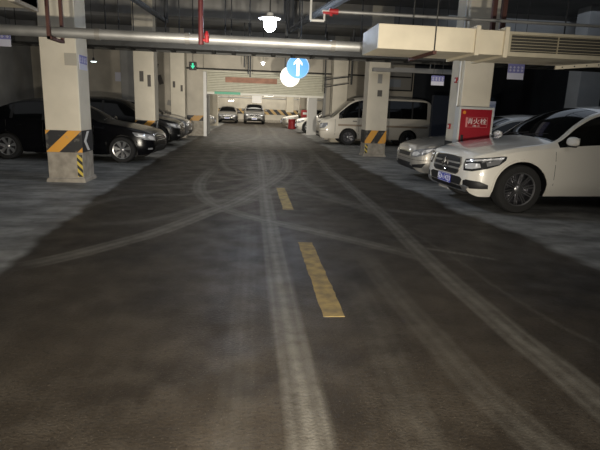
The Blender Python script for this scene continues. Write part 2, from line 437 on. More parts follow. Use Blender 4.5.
pillar(9.5, 10.2, 14.4, 15.0, 'blue-grey pillar at the right edge behind the white car', None, pm=M['walldark'])
pillar(9.6, 10.2, 21.5, 22.1, 'near-black pillar in the right bays, shade painted in', None, pm=M['wallshade'])
# grey service riser pipe and conduit on the left face of the right pillar
t = thing('conduit_pipe', 'thin white conduit running down the corner of the right pillar', 'pipe', (3.845, 9.42, 0))
MB().tube((0, 0, .0), (0, 0, CZ), .02, 10).obj('pipe', M['whitem'], t)
for z in (1.2, 2.0, 2.9): MB().box(-.03, -.03, z, .023, .03, z+.03).obj('bracket', M['whitem'], t)
t = thing('call_point', 'small red alarm button on the side of the right pillar beside the cabinet', 'alarm', (3.865, 9.72, 1.19))
MB().box(-.03, -.05, -.05, .0, .05, .05, bev=.006).obj('housing', M['redb'], t)
MB().box(-.034, -.025, -.025, -.029, .025, .025).obj('button', M['white'], t)
t = thing('call_point', 'small red box higher on the side of the right pillar', 'alarm', (3.865, 9.6, 2.05))
MB().box(-.03, -.05, -.05, .0, .05, .05, bev=.006).obj('housing', M['redb'], t)
MB().box(-.034, -.025, -.025, -.029, .025, .025).obj('button', M['white'], t)

# fire hydrant cabinet against the right pillar
t = thing('fire_cabinet', 'red fire hydrant cabinet with white lettering on the pillar above the white car', 'fire cabinet', (4.10, 9.3, .50))
MB().box(-.33, -.20, 0, .32, -.001, 1.06, bev=.01).obj('cabinet_box', M['whitem'], t)
mb = MB()
for a in ((-.335, -.215, 0, -.30, -.2, 1.06), (.29, -.215, 0, .325, -.2, 1.06), (-.30, -.215, 1.025, .29, -.2, 1.06), (-.30, -.215, 0, .29, -.2, .035)): mb.box(*a)
mb.obj('door_frame', M['whitem'], t)
d = MB().box(-.30, -.209, .035, .29, -.199, 1.02).obj('door', M['firered'], t)
mb = MB().box(-.16, -.215, .70, .22, -.209, .705).box(-.17, -.215, .875, .22, -.209, .88).box(-.16, -.215, .70, -.195, -.209, .88).box(.215, -.215, .70, .22, -.209, .88)
mb.obj('panel_outline', mat('pale_red', (.62, .22, .22), .5), d)
text_mesh('消火栓', .115, M['signwhite'] if False else M['white'], 'lettering', d, (.01, -.2105, .80), (PI/2, 0, 0), sx=1.15)
text_mesh('火警 119', .035, M['white'], 'small_lettering', d, (.01, -.2105, .722), (PI/2, 0, 0))
MB().lathe([(.0, .0), (.03, 0), (.03, -.008), (0, -.008)], 20, 'Y', (-.235, -.209, .96)).obj('badge', M['amber'], d)
MB().box(-.265, -.225, .42, -.215, -.209, .56, bev=.006).box(-.25, -.232, .46, -.23, -.224, .53).obj('handle', M['black'], d)
tp = MB().box(-.33, -.222, .66, -.22, -.216, .72).obj('paper_tape', M['white'], t)
tp.rotation_euler = (0, -.5, 0); tp.location = (.31, 0, -.10)

# bay number cards
def card(loc, w, h, rotz, label, rows=2, hang=True, grp='parking bay number cards'):
    t = thing('bay_number_card', label, 'sign', loc, rotz, grp)
    MB().box(-w/2, -.004, 0, w/2, .004, h).obj('board', M['cardwhite'], t)
    p = MB().box(-w/2, -.008, h*.42, w/2, -.004, h).obj('lilac_field', M['cardblue'], t)
    n = 4
    for r in range(rows):
        for i in range(n):
            mb = MB()
            x = -w*.36+i*w*.24; z = h*(.78-.2*r); q = w*.07
            mb.box(x-q, -.010, z-.008, x+q, -.008, z+.004).box(x-.007, -.010, z-q, x+.007, -.008, z+q*.9)
            mb.box(x-q*.9, -.010, z+q*.6, x+q*.6, -.008, z+q*.9)
            mb.obj('character', M['cardwhite'], p)
    if hang:
        MB().tube((-w*.35, 0, h), (-w*.35, 0, CZ-loc[2]), .004, 6).tube((w*.35, 0, h), (w*.35, 0, CZ-loc[2]), .004, 6).obj('hanging_wire', M['cable'], t)
    return t
card((4.80, 9.2, 2.08), .31, .27, 0, 'lilac and white bay number card hanging right of the fire cabinet pillar')
card((3.42, 9.4, 1.93), .24, .17, 0, 'small lilac bay number card hanging left of the fire cabinet pillar')
card((-4.12, 9.2, 2.25), .34, .27, 0, 'lilac and white bay number card hanging at the left edge')
t = card((-2.945, 9.6, 1.95), .40, .24, PI/2, 'lilac and white bay number card stuck on the side of the nearest left pillar', hang=False)
card((3.95, 7.6, 2.47), .001+.30, .20, 0, 'pale bay card hanging above the beige duct', 1) if False else None
def sheet(loc, w, h, m, label, rot=0, normal='Y', name='wall_notice', cat='notice', group=None):
    mb = MB()
    mb.box(-w/2, -.004, -h/2, w/2, 0, h/2)
    o = mb.obj(name, m); o.location = loc; o.rotation_euler = (0, rot, 0 if normal == 'Y' else PI/2)
    return tag(o, label, cat, group)
sheet((-3.05, 9.289, 2.10), .20, .20, mat('patch', (.42, .39, .33), .8), 'faded square patch on the front of the nearest left pillar')
sheet((-3.27, 16.09, 2.20), .12, .30, M['paper'], 'small dark notice on the second left pillar, left one of two')
sheet((-3.05, 16.09, 2.08), .10, .34, M['paper'], 'narrow dark notice on the second left pillar, right one of two')
sheet((4.02, 16.09, 1.98), .15, .19, M['paper'], 'dark rectangular plate on the right pillar in front of the van')
sheet((4.0, 16.09, 2.42), .14, .28, M['paper2'], 'grey smudged notice above the dark plate on the van pillar')
for i, (px, z, w, h, r, mm, lb) in enumerate([
    (-4.35, 3.05, .16, .34, .3, 'paper', 'torn dark poster, highest on the wall behind the grey car'),
    (-4.55, 2.35, .14, .36, -.1, 'paper', 'torn dark poster left of the others behind the grey car'),
    (-4.18, 2.50, .20, .42, -.3, 'paper', 'largest torn dark poster on the wall behind the grey car'),
    (-4.5, 1.85, .30, .14, .4, 'paper2', 'tilted torn scrap low on the wall left of the white notice'),
    (-3.60, 2.18, .12, .34, .1, 'paper', 'narrow dark poster on the wall just left of the pillar')]):
    sheet((px, 24.68, z), w, h, M[mm], lb, r)
sheet((-3.30, 22.885, 2.25), .10, .26, M['paper'], 'narrow dark notice high on the pillar with torn papers')
sheet((-2.98, 22.885, 2.10), .09, .26, M['paper'], 'narrow dark notice at the right edge of the pillar with papers')
sheet((-3.62, 24.68, 1.45), .52, .24, M['paper2'], 'light grey notice tilted on the wall behind the grey car', .2)

sheet((-5.9, 16.5, 2.3), .01, .01, M['paper'], 'x') if False else None
sheet((-6.05, 24.68, 2.55), .28, .40, M['cardwhite'], 'white notice on the back wall of the left bays')

# ------------------------------------------------------------------ shutter
t = thing('roller_shutter', 'half raised cream roller shutter across the lane with a reddish banner', 'shutter', (.65, 24.6, 0))
mb = MB()
x0, x1 = -2.70, 2.78
n = 12; z0, z1 = 2.02, 2.92
for i in range(n):
    a = z0+(z1-z0)*i/n; bb = z0+(z1-z0)*(i+1)/n; mm_ = (a+bb)/2
    mb.prism([(-.01, a), (-.035, a+.01), (-.035, bb-.018), (-.01, bb), (.02, bb), (.02, a)], x0, x1, 'YZ')
mb.obj('slat_curtain', M['shutter'], t, True)
MB().box(x0, -.05, 1.94, x1, .03, 2.03, bev=.01).obj('bottom_bar', mat('shutter_bar', (.8, .78, .7), .5), t)
MB().box(-2.86, -.06, 0, -2.72, .10, 2.95).obj('guide_rail', M['white'], t)
MB().box(2.78, -.06, 0, 2.90, .10, 2.95).obj('guide_rail', M['walldark'], t)
MB().box(-1.85, -.055, 2.50, .55, -.036, 2.74).obj('banner', M['banner'], t)
MB().box(-2.35, -.065, 1.955, -1.15, -.051, 2.07).obj('green_strip', M['greenp'], t)
MB().box(-2.86, -.06, 2.93, 2.90, .10, 3.0).obj('head_box', M['shutter'], t)
sbox('wall_passage_left', -2.35, 25.1, 0, -2.15, 27.5, CZ, M['walldark'])

# exit lights
def exit_light(loc, label):
    t = thing('exit_light', label, 'exit sign', loc)
    MB().box(-.16, -.03, 0, .16, .03, .34, bev=.01).obj('housing', M['black'], t)
    MB().prism([(-.035, .30), (.035, .30), (.035, .19), (.10, .19), (0, .05), (-.10, .19), (-.035, .19)], -.036, -.03, 'XZ').obj('arrow', M['green'], t)
    MB().tube((0, 0, .34), (0, 0, CZ-loc[2]), .008, 6).obj('hanging_rod', M['cable'], t)
exit_light((-2.6, 23.85, 2.93), 'small black sign with glowing green arrow hanging left of the shutter')

# round signs hanging above the lane
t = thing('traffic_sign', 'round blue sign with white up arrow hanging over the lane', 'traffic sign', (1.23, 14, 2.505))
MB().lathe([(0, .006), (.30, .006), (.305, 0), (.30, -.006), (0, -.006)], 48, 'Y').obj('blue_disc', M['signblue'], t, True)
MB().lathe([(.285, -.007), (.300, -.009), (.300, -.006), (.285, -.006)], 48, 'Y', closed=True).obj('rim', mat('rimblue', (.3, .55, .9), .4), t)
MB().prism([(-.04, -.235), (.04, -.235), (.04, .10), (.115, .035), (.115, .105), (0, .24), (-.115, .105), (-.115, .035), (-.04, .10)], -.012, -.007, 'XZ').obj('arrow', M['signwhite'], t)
MB().box(-.02, .01, .0, .02, .03, CZ-2.505).obj('hanger', M['tray'], t)
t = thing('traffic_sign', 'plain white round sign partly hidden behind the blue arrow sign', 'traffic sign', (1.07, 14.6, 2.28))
MB().lathe([(0, .006), (.27, .006), (.275, 0), (.27, -.006), (0, -.006)], 48, 'Y').obj('white_disc', mat('signback', (.9, .88, .82), .5, emit=(1, .97, .9), estr=.55), t, True)  # disc brightened by emission, it is no lamp
MB().box(-.16, .01, .0, -.12, .03, CZ-2.28).box(-.16, .01, 0, .1, .03, .04).obj('hanger', M['tray'], t)

# ------------------------------------------------------------------ lamps
def pendant(loc, label, s=1., glow='lampglow', grp=None):
    t = thing('pendant_lamp', label, 'lamp', loc, 0, grp)
    MB().lathe([(.02, .14), (.05, .13), (.06, .08), (.17, .06), (.175, .045), (.07, .05), (.0, .05)], 28, 'Z').obj('lamp_shade', M['whitem'], t, True).scale = (s, s, s)
    MB().lathe([(.0, -.15), (.05, -.14), (.085, -.10), (.10, -.02), (.09, .04), (.0, .045)], 24, 'Z').obj('bulb', M[glow], t, True).scale = (s, s, s)
    MB().tube((0, 0, .13*s), (0, 0, CZ-loc[2]), .01, 8).obj('rod', M['cable'], t)
    return t
pendant((.28, 8.5, 2.74), 'bright white pendant lamp glowing just above the metal pipe')
pendant((.42, 19.5, 3.02), 'small glowing lamp in the distance below the large pendant lamp', .5, 'lampsmall')
t = thing('emergency_light', 'small lamp with white glowing underside hanging over the left bays', 'lamp', (-4.03, 14, 2.42))
MB().lathe([(.01, .10), (.025, .09), (.03, .03), (.085, .012), (.085, .0), (0, 0)], 20, 'Z').obj('lamp_shade', M['black'], t, True)
MB().lathe([(0, -.028), (.06, -.024), (.078, .0), (0, .001)], 20, 'Z').obj('bulb', mat('lamp_led', (1, 1, 1), .5, emit=(.85, 1, .97), estr=2.2), t)
MB().tube((0, 0, .09), (0, 0, CZ-2.42), .006, 6).obj('rod', M['cable'], t)

def tube_light(x, y, z, ln, label, ax='X', e='tube'):
    t = thing('tube_light', label, 'lamp', (x, y, z), 0 if ax == 'X' else PI/2, 'tube lights in the far room')
    MB().box(-ln/2, -.06, 0, ln/2, .06, .05).obj('fixture', M['white'], t)
    MB().tube((-ln/2, 0, -.02), (ln/2, 0, -.02), .02, 8).obj('tube', M[e], t)
    MB().tube((-ln*.4, 0, .05), (-ln*.4, 0, CZ-z), .006, 6).tube((ln*.4, 0, .05), (ln*.4, 0, CZ-z), .006, 6).obj('rod', M['cable'], t)
tube_light(1.0, 29.5, 2.08, .5, 'glowing tube light just under the shutter bar at its middle')
tube_light(-1.55, 40.6, 1.85, .4, 'glowing tube light above the grey car in the far room')
tube_light(2.6, 40.0, 2.35, .9, 'glowing tube light on the right of the far room')

# hanging white panel in far room
t = thing('hanging_panel', 'blank white square panel hanging in the far room above the dark car', 'sign', (.40, 36, 1.70))
MB().box(-.33, -.02, 0, .33, .02, .50).obj('panel', mat('panel_white', (.85, .8, .72), .6, emit=(1, .95, .85), estr=.35), t)  # panel brightness comes from emission in its material
MB().tube((-.3, 0, .5), (-.3, 0, CZ-1.7), .01, 6).tube((.3, 0, .5), (.3, 0, CZ-1.7), .01, 6).obj('hanging_wire', M['cable'], t)

# ------------------------------------------------------------------ pipes, duct, tray
t = thing('silver_pipe', 'long galvanised pipe running across the lane under the ceiling', 'pipe', (0, 7.2, 2.275))
MB().tube((-9.7, 0, 0), (12.2, 0, 0), .066, 20).obj('pipe', M['galv'], t, True)
cst = mat('coupling_steel', (.28, .27, .25), .5, metal=.5)
for x in (-6, -2.0, -.85, 1.1, 5.2): MB().lathe([(.066, -.03), (.074, -.03), (.074, .03), (.066, .03)], 20, 'X', (x, 0, 0)).obj('coupling', cst, t)
for x in (-5, 4.4): MB().tube((x, 0, .06), (x, 0, CZ-2.275), .008, 6).obj('hanging_rod', M['cable'], t)

t = thing('cable_tray', 'dark cable tray full of cables running across behind the silver pipe', 'cable tray', (0, 10, 2.44))
mb = MB().box(-9.7, .15, 0, 12.2, .18, .14).box(-9.7, .95, 0, 12.2, .98, .14).box(-9.7, .18, .035, 12.2, .95, .04)
for i in range(55):
    x = -9.6+i*.4; mb.box(x, .18, 0.0, x+.08, .95, .03)
mb.obj('ladder_tray', M['tray'], t)
mb = MB()
for i in range(17):
    yy = .22+i*.043; mb.tube((-9.7, yy, .055+.008*(i % 3)), (12.2, yy, .055+.008*((i+1) % 3)), .022, 6)
o = mb.obj('cable', M['cable'], t); o['kind'] = 'stuff'
for x in (-4.4, 3.4): MB().tube((x, .5, .04), (x, .5, CZ-2.44), .008, 6).obj('hanging_rod', M['cable'], t)
t2 = thing('cable_tray', 'narrow dark tray just behind the wide cable tray', 'cable tray', (0, 11.4, 2.60))
for x in (-4.2, 3.2): MB().tube((x, .12, .1), (x, .12, CZ-2.6), .008, 6).obj('hanging_rod', M['cable'], t2)
MB().box(-9.7, 0, 0, 12.2, .25, .10).obj('tray', M['tray'], t2)
for nm, z, y_, r, lb in (('conduit_pipe', 2.52, 9.15, .018, 'thin dark conduit running across just behind the silver pipe'),
                        ('conduit_pipe', 2.66, 12.6, .05, 'grey pipe running across behind the cable trays'),
                        ('conduit_pipe', 3.06, 24.5, .035, 'thin pipe running across the wall above the shutter')):
    t = thing(nm, lb, 'pipe', (0, y_, z))
    MB().tube((-9.7 if z < 3 else -3.6, 0, 0), (12.2 if z < 3 else 7.6, 0, 0), r, 8).obj('pipe', M['tray'], t)
    for x in (-2.2, 5.6): MB().tube((x, 0, 0), (x, 0, CZ-z), .008, 6).obj('hanging_rod', M['cable'], t)
# hanger rods
i = 0
for px in (92, 104, 112, 146, 168, 186, 194, 227, 231, 249, 286, 296, 324, 352):
    x = (px-251)/505*10.5
    yy = 10.165 if i % 2 else 10.965
    tag(MB().tube((x, yy, 2.582), (x, yy, CZ), .012, 6).obj('hanger_rod', M['cable']),
        'thin dark rod hanging from the ceiling down to the cable tray', 'rod', 'rods holding the cable tray'); i += 1
# red hanger bracket around silver pipe at left
t = thing('pipe_hanger', 'dark red double hanger holding the pipe in front of the nearest left pillar', 'bracket', (-2.56, 7.2, 2.17))
MB().box(-.02, -.17, 0, .02, -.13, CZ-2.17).obj('hanger_bar', M['brown'], t)
MB().box(.0, .25, 0, .04, .29, CZ-2.17).obj('hanger_bar', M['brown'], t)
MB().box(-.02, -.17, 0, .04, .29, .035).obj('cross_bar', M['brown'], t)
# red riser with valve
t = thing('red_riser_pipe', 'dark red vertical pipe dropping to the silver pipe with a bright red fitting', 'pipe', (-.66, 7.05, 2.19))
MB().tube((0, 0, 0), (0, 0, CZ-2.19), .033, 14).obj('pipe', M['red'], t, True)
MB().tube((.075, 0, .03), (.075, 0, .12), .028, 10).tube((0, 0, .06), (.1, 0, .06), .02, 8).tube((.075, 0, .12), (.075, 0, .17), .035, 10, r1=.012).obj('valve', M['redb'], t, True)
# brown pair by the duct
for dx in (0, .15):
    tag(MB().box(3.46+dx, 7.5, 2.3, 3.52+dx, 7.56, CZ).obj('brown_upright', M['brown']), 'dark brown steel upright rising behind the duct, %s of the pair' % ('left' if dx == 0 else 'right'), 'bracket')
# sprinkler pipe
t = thing('sprinkler_pipe', 'thin grey sprinkler pipe with red joint above the beige duct', 'pipe', (1.06, 7.0, 2.675))
MB().tube((0, 0, 0), (9.5, 0, 0), .022, 10).obj('pipe', M['galv'], t, True)
MB().tube((-.06, 0, 0), (.06, 0, 0), .036, 10).tube((-.03, 0, -.06), (-.03, 0, .02), .018, 8).tube((-.14, 0, -.02), (-.04, 0, -.02), .02, 8).obj('red_joint', M['redb'], t, True)
MB().tube((-.30, 0, -.12), (-.30, 0, CZ-2.675), .016, 8).tube((-.30, 0, -.12), (-.12, 0, -.12), .018, 8).tube((-.12, 0, -.12), (-.12, 0, .0), .014, 8).tube((-.15,0,0),(0,0,0),.016,8).obj('drop_pipe', M['whitem'], t)
MB().tube((4.0, 0, 0), (4.0, 0, CZ-2.675), .008, 6).tube((8., 0, 0), (8., 0, CZ-2.675), .008, 6).obj('rod', M['cable'], t)
tag(MB().path([(1.25, 6.6, 2.84), (1.10, 9, 3.0), (.98, 13.5, 3.35), (.98, 13.5, CZ)], .06, 8).obj('diagonal_pipe', M['tray']), 'thick dark pipe slanting away under the ceiling right of the lamp', 'pipe')
tag(MB().path([(-1.75, 6.6, 2.84), (-1.95, 12.5, 3.25), (-1.95, 12.5, CZ)], .05, 8).obj('diagonal_pipe', M['tray']), 'thick dark pipe slanting away under the ceiling on the left', 'pipe')

# the beige duct
t = thing('air_duct', 'large beige square air duct hanging at upper right with a grille', 'duct', (1.44, 6.0, 2.13))
DL = 3.9
MB().box(0, .004, 0, 1.15, .82, .27, bev=.006).obj('duct_section', M['ductp'], t)
MB().box(-.006, .004, .002, .0, .82, .268).obj('end_panel', M['ductend'], t)['label'] = 'end panel tinted with bluish lamp light'
MB().box(1.19, .004, -.012, 1.50, .82, .262, bev=.006).obj('duct_section', M['ductp'], t)
MB().box(1.145, -.03, -.03, 1.195, .86, .30, bev=.004).obj('flange', M['ductp'], t)
MB().box(1.495, -.03, -.04, 1.545, .86, .30, bev=.004).obj('flange', M['ductp'], t)
g = MB().box(1.54, .03, -.02, DL+1.0, .82, .255).obj('grille_section', M['ductp'], t)
MB().box(1.57, -.001, .03, 2.78, .028, .225).obj('grille_recess', M['gdark'], g)
mb = MB()
for i in range(6): z = .045+i*.034; mb.box(1.57, -.012, z, 2.78, .0, z+.006)
for k in range(3): x = 1.57+k*.59; mb.box(x, -.014, .03, x+.012, .0, .225)
mb.obj('grille_bars', M['grille'], g)
mb = MB().box(1.55, -.016, .225, 2.83, .03, .255).box(1.55, -.016, -.02, 2.83, .03, .03).box(1.55, -.016, .03, 1.575, .03, .225).box(2.78, -.016, .03, 2.83, .03, .225)
mb.box(2.83, -.0, -.02, DL+1.0, .03, .255)
mb.obj('grille_frame', mat('grille_frame_paint', (.55, .50, .38), .6, var=.2), g)
t2 = thing('duct_hanger', 'brown strap and thin rod holding the beige duct', 'bracket', (2.10, 6.0, 2.09))
MB().box(-.02, -.05, 0, .02, .90, .035).obj('strap', M['brown'], t2)
MB().tube((0, -.03, .0), (0, -.03, CZ-2.09), .007, 6).tube((0, .87, 0), (0, .87, CZ-2.09), .007, 6).obj('rod', M['tray'], t2)
t2 = thing('perforated_bracket', 'cream perforated angle bracket below the duct grille at the right edge', 'bracket', (3.55, 5.9, 1.975))
mb = MB()
mb.prism([(0, 0), (1.6, .16), (1.6, .205), (0, .04)], -.02, 0, 'XZ')
mb.obj('angle_bar', M['ductp'], t2)
mb = MB()
for i in range(7): x = .08+i*.15; mb.tube((x, -.024, .02+x*.1), (x, -.019, .02+x*.1), .008, 8)
mb.obj('bolt', M['black'], t2)
MB().tube((.9, 0, .1), (.9, 0, CZ-1.975), .008, 6).obj('rod', M['tray'], t2)
tag(MB().box(1.20, .9, 0, .0, 0, 0).obj('x', M['tray']), 'x', 'x') if False else None
# top-left duct end
t = thing('air_duct', 'beige duct end at the upper left corner of the view', 'duct', (-2.33, 5.6, 2.38))
MB().box(-4, 0, 0, 0, .55, .3, bev=.008).obj('duct_section', M['ductp'], t)
MB().box(-.06, -.02, -.03, .0, .57, .32).obj('flange', M['raw'], t)
MB().tube((-1, .2, .3), (-1, .2, CZ-2.38), .01, 6).obj('rod', M['cable'], t)

# overhead bits near the shutter
tag(MB().box(4.35, 15.8, 2.62, 6.9, 15.95, 2.76).box(3.7, 15.8, 2.62, 4.35, 15.95, 2.72).tube((5.5, 15.87, 2.76), (5.5, 15.87, CZ), .01).obj('cable_trunking', M['beam']), 'grey cable trunking running right from the van pillar', 'trunking')
t = thing('pipe_rack', 'dark thin pipe frame hanging above the van front', 'pipe', (3.1, 22.0, 2.1))
MB().tube((0, 0, 0), (0, 0, CZ-2.1), .03, 8).tube((.0, 0, .55), (1.05, -.5, .7), .025).tube((0, 0, .25), (.95, -.5, .42), .02).obj('frame', M['tray'], t)
tag(MB().tube((3.85, 20, 2.4), (3.85, 20, CZ), .04, 8).obj('drain_pipe', M['tray']), 'dark vertical pipe hanging above the middle of the van front', 'pipe')
for x, z0 in ((-.12, 2.3), (-.05, 2.2), (-.28, 2.55)):
    tag(MB().tube((x, 20.5, z0+.35), (x, 20.5, CZ), .025, 8).obj('drop_rod', M['cable']), 'dark rod hanging in front of the shutter banner', 'rod', 'rods in front of the shutter')
# board frame on back wall right
t = thing('wall_board', 'dark framed board with a pale blue sheet on the back wall above the van', 'board', (6.75, 24.66, 2.45))
MB().box(-.95, -.03, 0, .95, .03, .95).obj('board', M['paper2'], t)
MB().box(-.98, -.06, -.03, -.92, .03, .98).box(.92, -.06, .0, .98, .03, .98).box(-.98, -.06, -.03, .98, .03, .03).box(-.98, -.06, .92, .98, .03, .98).obj('frame', M['cable'], t)
MB().box(-.4, -.04, .15, .4, -.03, .5).obj('sheet', mat('bluesheet', (.30, .33, .38), .7), t)
# pale panel and a dark block painted as shade in the right bays
tag(MB().box(8.1, 17.2, 1.25, 8.4, 17.25, 1.9).box(8.2, 17.2, 0, 8.24, 17.24, 1.3).obj('standing_panel', M['cardwhite']), 'pale blue upright panel standing in the dark bays behind the white car', 'panel')
tag(MB().box(6.9, 19.2, 0, 9.3, 19.4, 2.1).obj('backdrop', mat('shade_blue', (.02, .025, .04), .6)), 'low dark blue partition standing in for shade in the right bays', 'backdrop')  # dark block added where the bays are only in shade

# ------------------------------------------------------------------ vehicles
def pchip(pts):
    xs = np.array([p[0] for p in pts], float); ys = np.array([p[1] for p in pts], float)
    h = np.diff(xs); d = np.diff(ys)/h; m_ = np.zeros_like(xs)
    for i in range(1, len(xs)-1):
        if d[i-1]*d[i] > 0:
            w1 = 2*h[i]+h[i-1]; w2 = h[i]+2*h[i-1]; m_[i] = (w1+w2)/(w1/d[i-1]+w2/d[i])
    m_[0] = d[0]; m_[-1] = d[-1]
    def f(x):
        x = min(max(x, xs[0]), xs[-1]); i = min(int(np.searchsorted(xs, x, side='right'))-1, len(xs)-2); i = max(i, 0)
        t = (x-xs[i])/h[i]
        return float((2*t**3-3*t**2+1)*ys[i]+(t**3-2*t**2+t)*h[i]*m_[i]+(-2*t**3+3*t**2)*ys[i+1]+(t**3-t**2)*h[i]*m_[i+1])
    return f

SUV = dict(L=4.66, W=1.89, H=1.64, top=[(0, .57), (.015, .69), (.05, .82), (.12, .885), (.3, .94), (.7, 1.015), (1.15, 1.085), (1.32, 1.14), (1.7, 1.40), (2.0, 1.555), (2.2, 1.605), (2.8, 1.64), (3.5, 1.61), (4.05, 1.53), (4.25, 1.46), (4.48, 1.15), (4.6, .98), (4.65, .8), (4.66, .66)],
    sh=[(0, .52), (.1, .75), (.3, .83), (.7, .92), (1.3, .985), (2.5, 1.03), (3.6, 1.07), (4.3, 1.09), (4.5, 1.0), (4.66, .6)],
    bot=[(0, .36), (.06, .28), (.2, .23), (.6, .25), (4.1, .28), (4.45, .32), (4.66, .48)],
    w=[(0, .60), (.02, .70), (.07, .77), (.16, .84), (.3, .89), (.5, .92), (.9, .94), (2.4, .945), (4.0, .93), (4.4, .88), (4.6, .80), (4.66, .66)],
    wroof=.64, x1=.76, x2=3.63, r=.365, cowl=1.28, rf=2.12, rr=4.22, rg=4.52, sw0=1.33, sw1=4.1, bp=(2.55, 3.5), cx=1.0)
SED = dict(L=4.60, W=1.78, H=1.47, top=[(0, .52), (.015, .62), (.05, .70), (.14, .765), (.35, .83), (.75, .91), (1.1, .96), (1.25, 1.0), (1.65, 1.22), (1.95, 1.36), (2.15, 1.42), (2.7, 1.47), (3.2, 1.43), (3.6, 1.30), (3.95, 1.13), (4.15, 1.06), (4.45, 1.03), (4.54, .95), (4.58, .8), (4.60, .6)],
    sh=[(0, .48), (.1, .67), (.3, .75), (.7, .82), (1.2, .88), (2.5, .92), (3.6, .96), (4.2, .98), (4.5, .92), (4.6, .55)],
    bot=[(0, .34), (.06, .26), (.2, .20), (.6, .18), (4.1, .2), (4.4, .27), (4.6, .40)],
    w=[(0, .52), (.02, .62), (.07, .70), (.16, .77), (.3, .825), (.5, .86), (.9, .885), (2.4, .89), (3.9, .88), (4.3, .82), (4.52, .72), (4.6, .58)],
    wroof=.58, x1=.90, x2=3.60, r=.31, cowl=1.20, rf=2.08, rr=3.25, rg=4.0, sw0=1.42, sw1=3.78, bp=(2.55, 3.3), cx=1.0)
VAN = dict(L=4.84, W=1.72, H=2.02, top=[(0, .60), (.015, .80), (.05, .95), (.15, 1.03), (.35, 1.10), (.50, 1.16), (.9, 1.50), (1.25, 1.80), (1.5, 1.93), (1.9, 2.0), (2.6, 2.02), (4.3, 2.01), (4.6, 1.95), (4.74, 1.78), (4.82, 1.1), (4.84, .6)],
    sh=[(0, .52), (.1, .92), (.3, 1.0), (.6, 1.05), (1.2, 1.08), (4.2, 1.10), (4.7, 1.08), (4.84, .55)],
    bot=[(0, .38), (.05, .30), (.2, .26), (4.5, .28), (4.84, .42)],
    w=[(0, .62), (.02, .70), (.07, .76), (.16, .80), (.3, .83), (.6, .85), (2.4, .86), (4.3, .86), (4.7, .83), (4.84, .74)],
    wroof=.72, x1=1.20, x2=3.77, r=.33, cowl=.47, rf=1.45, rr=4.72, rg=4.81, sw0=.78, sw1=4.55, bp=(1.62, 2.9, 3.9), cx=1.0)

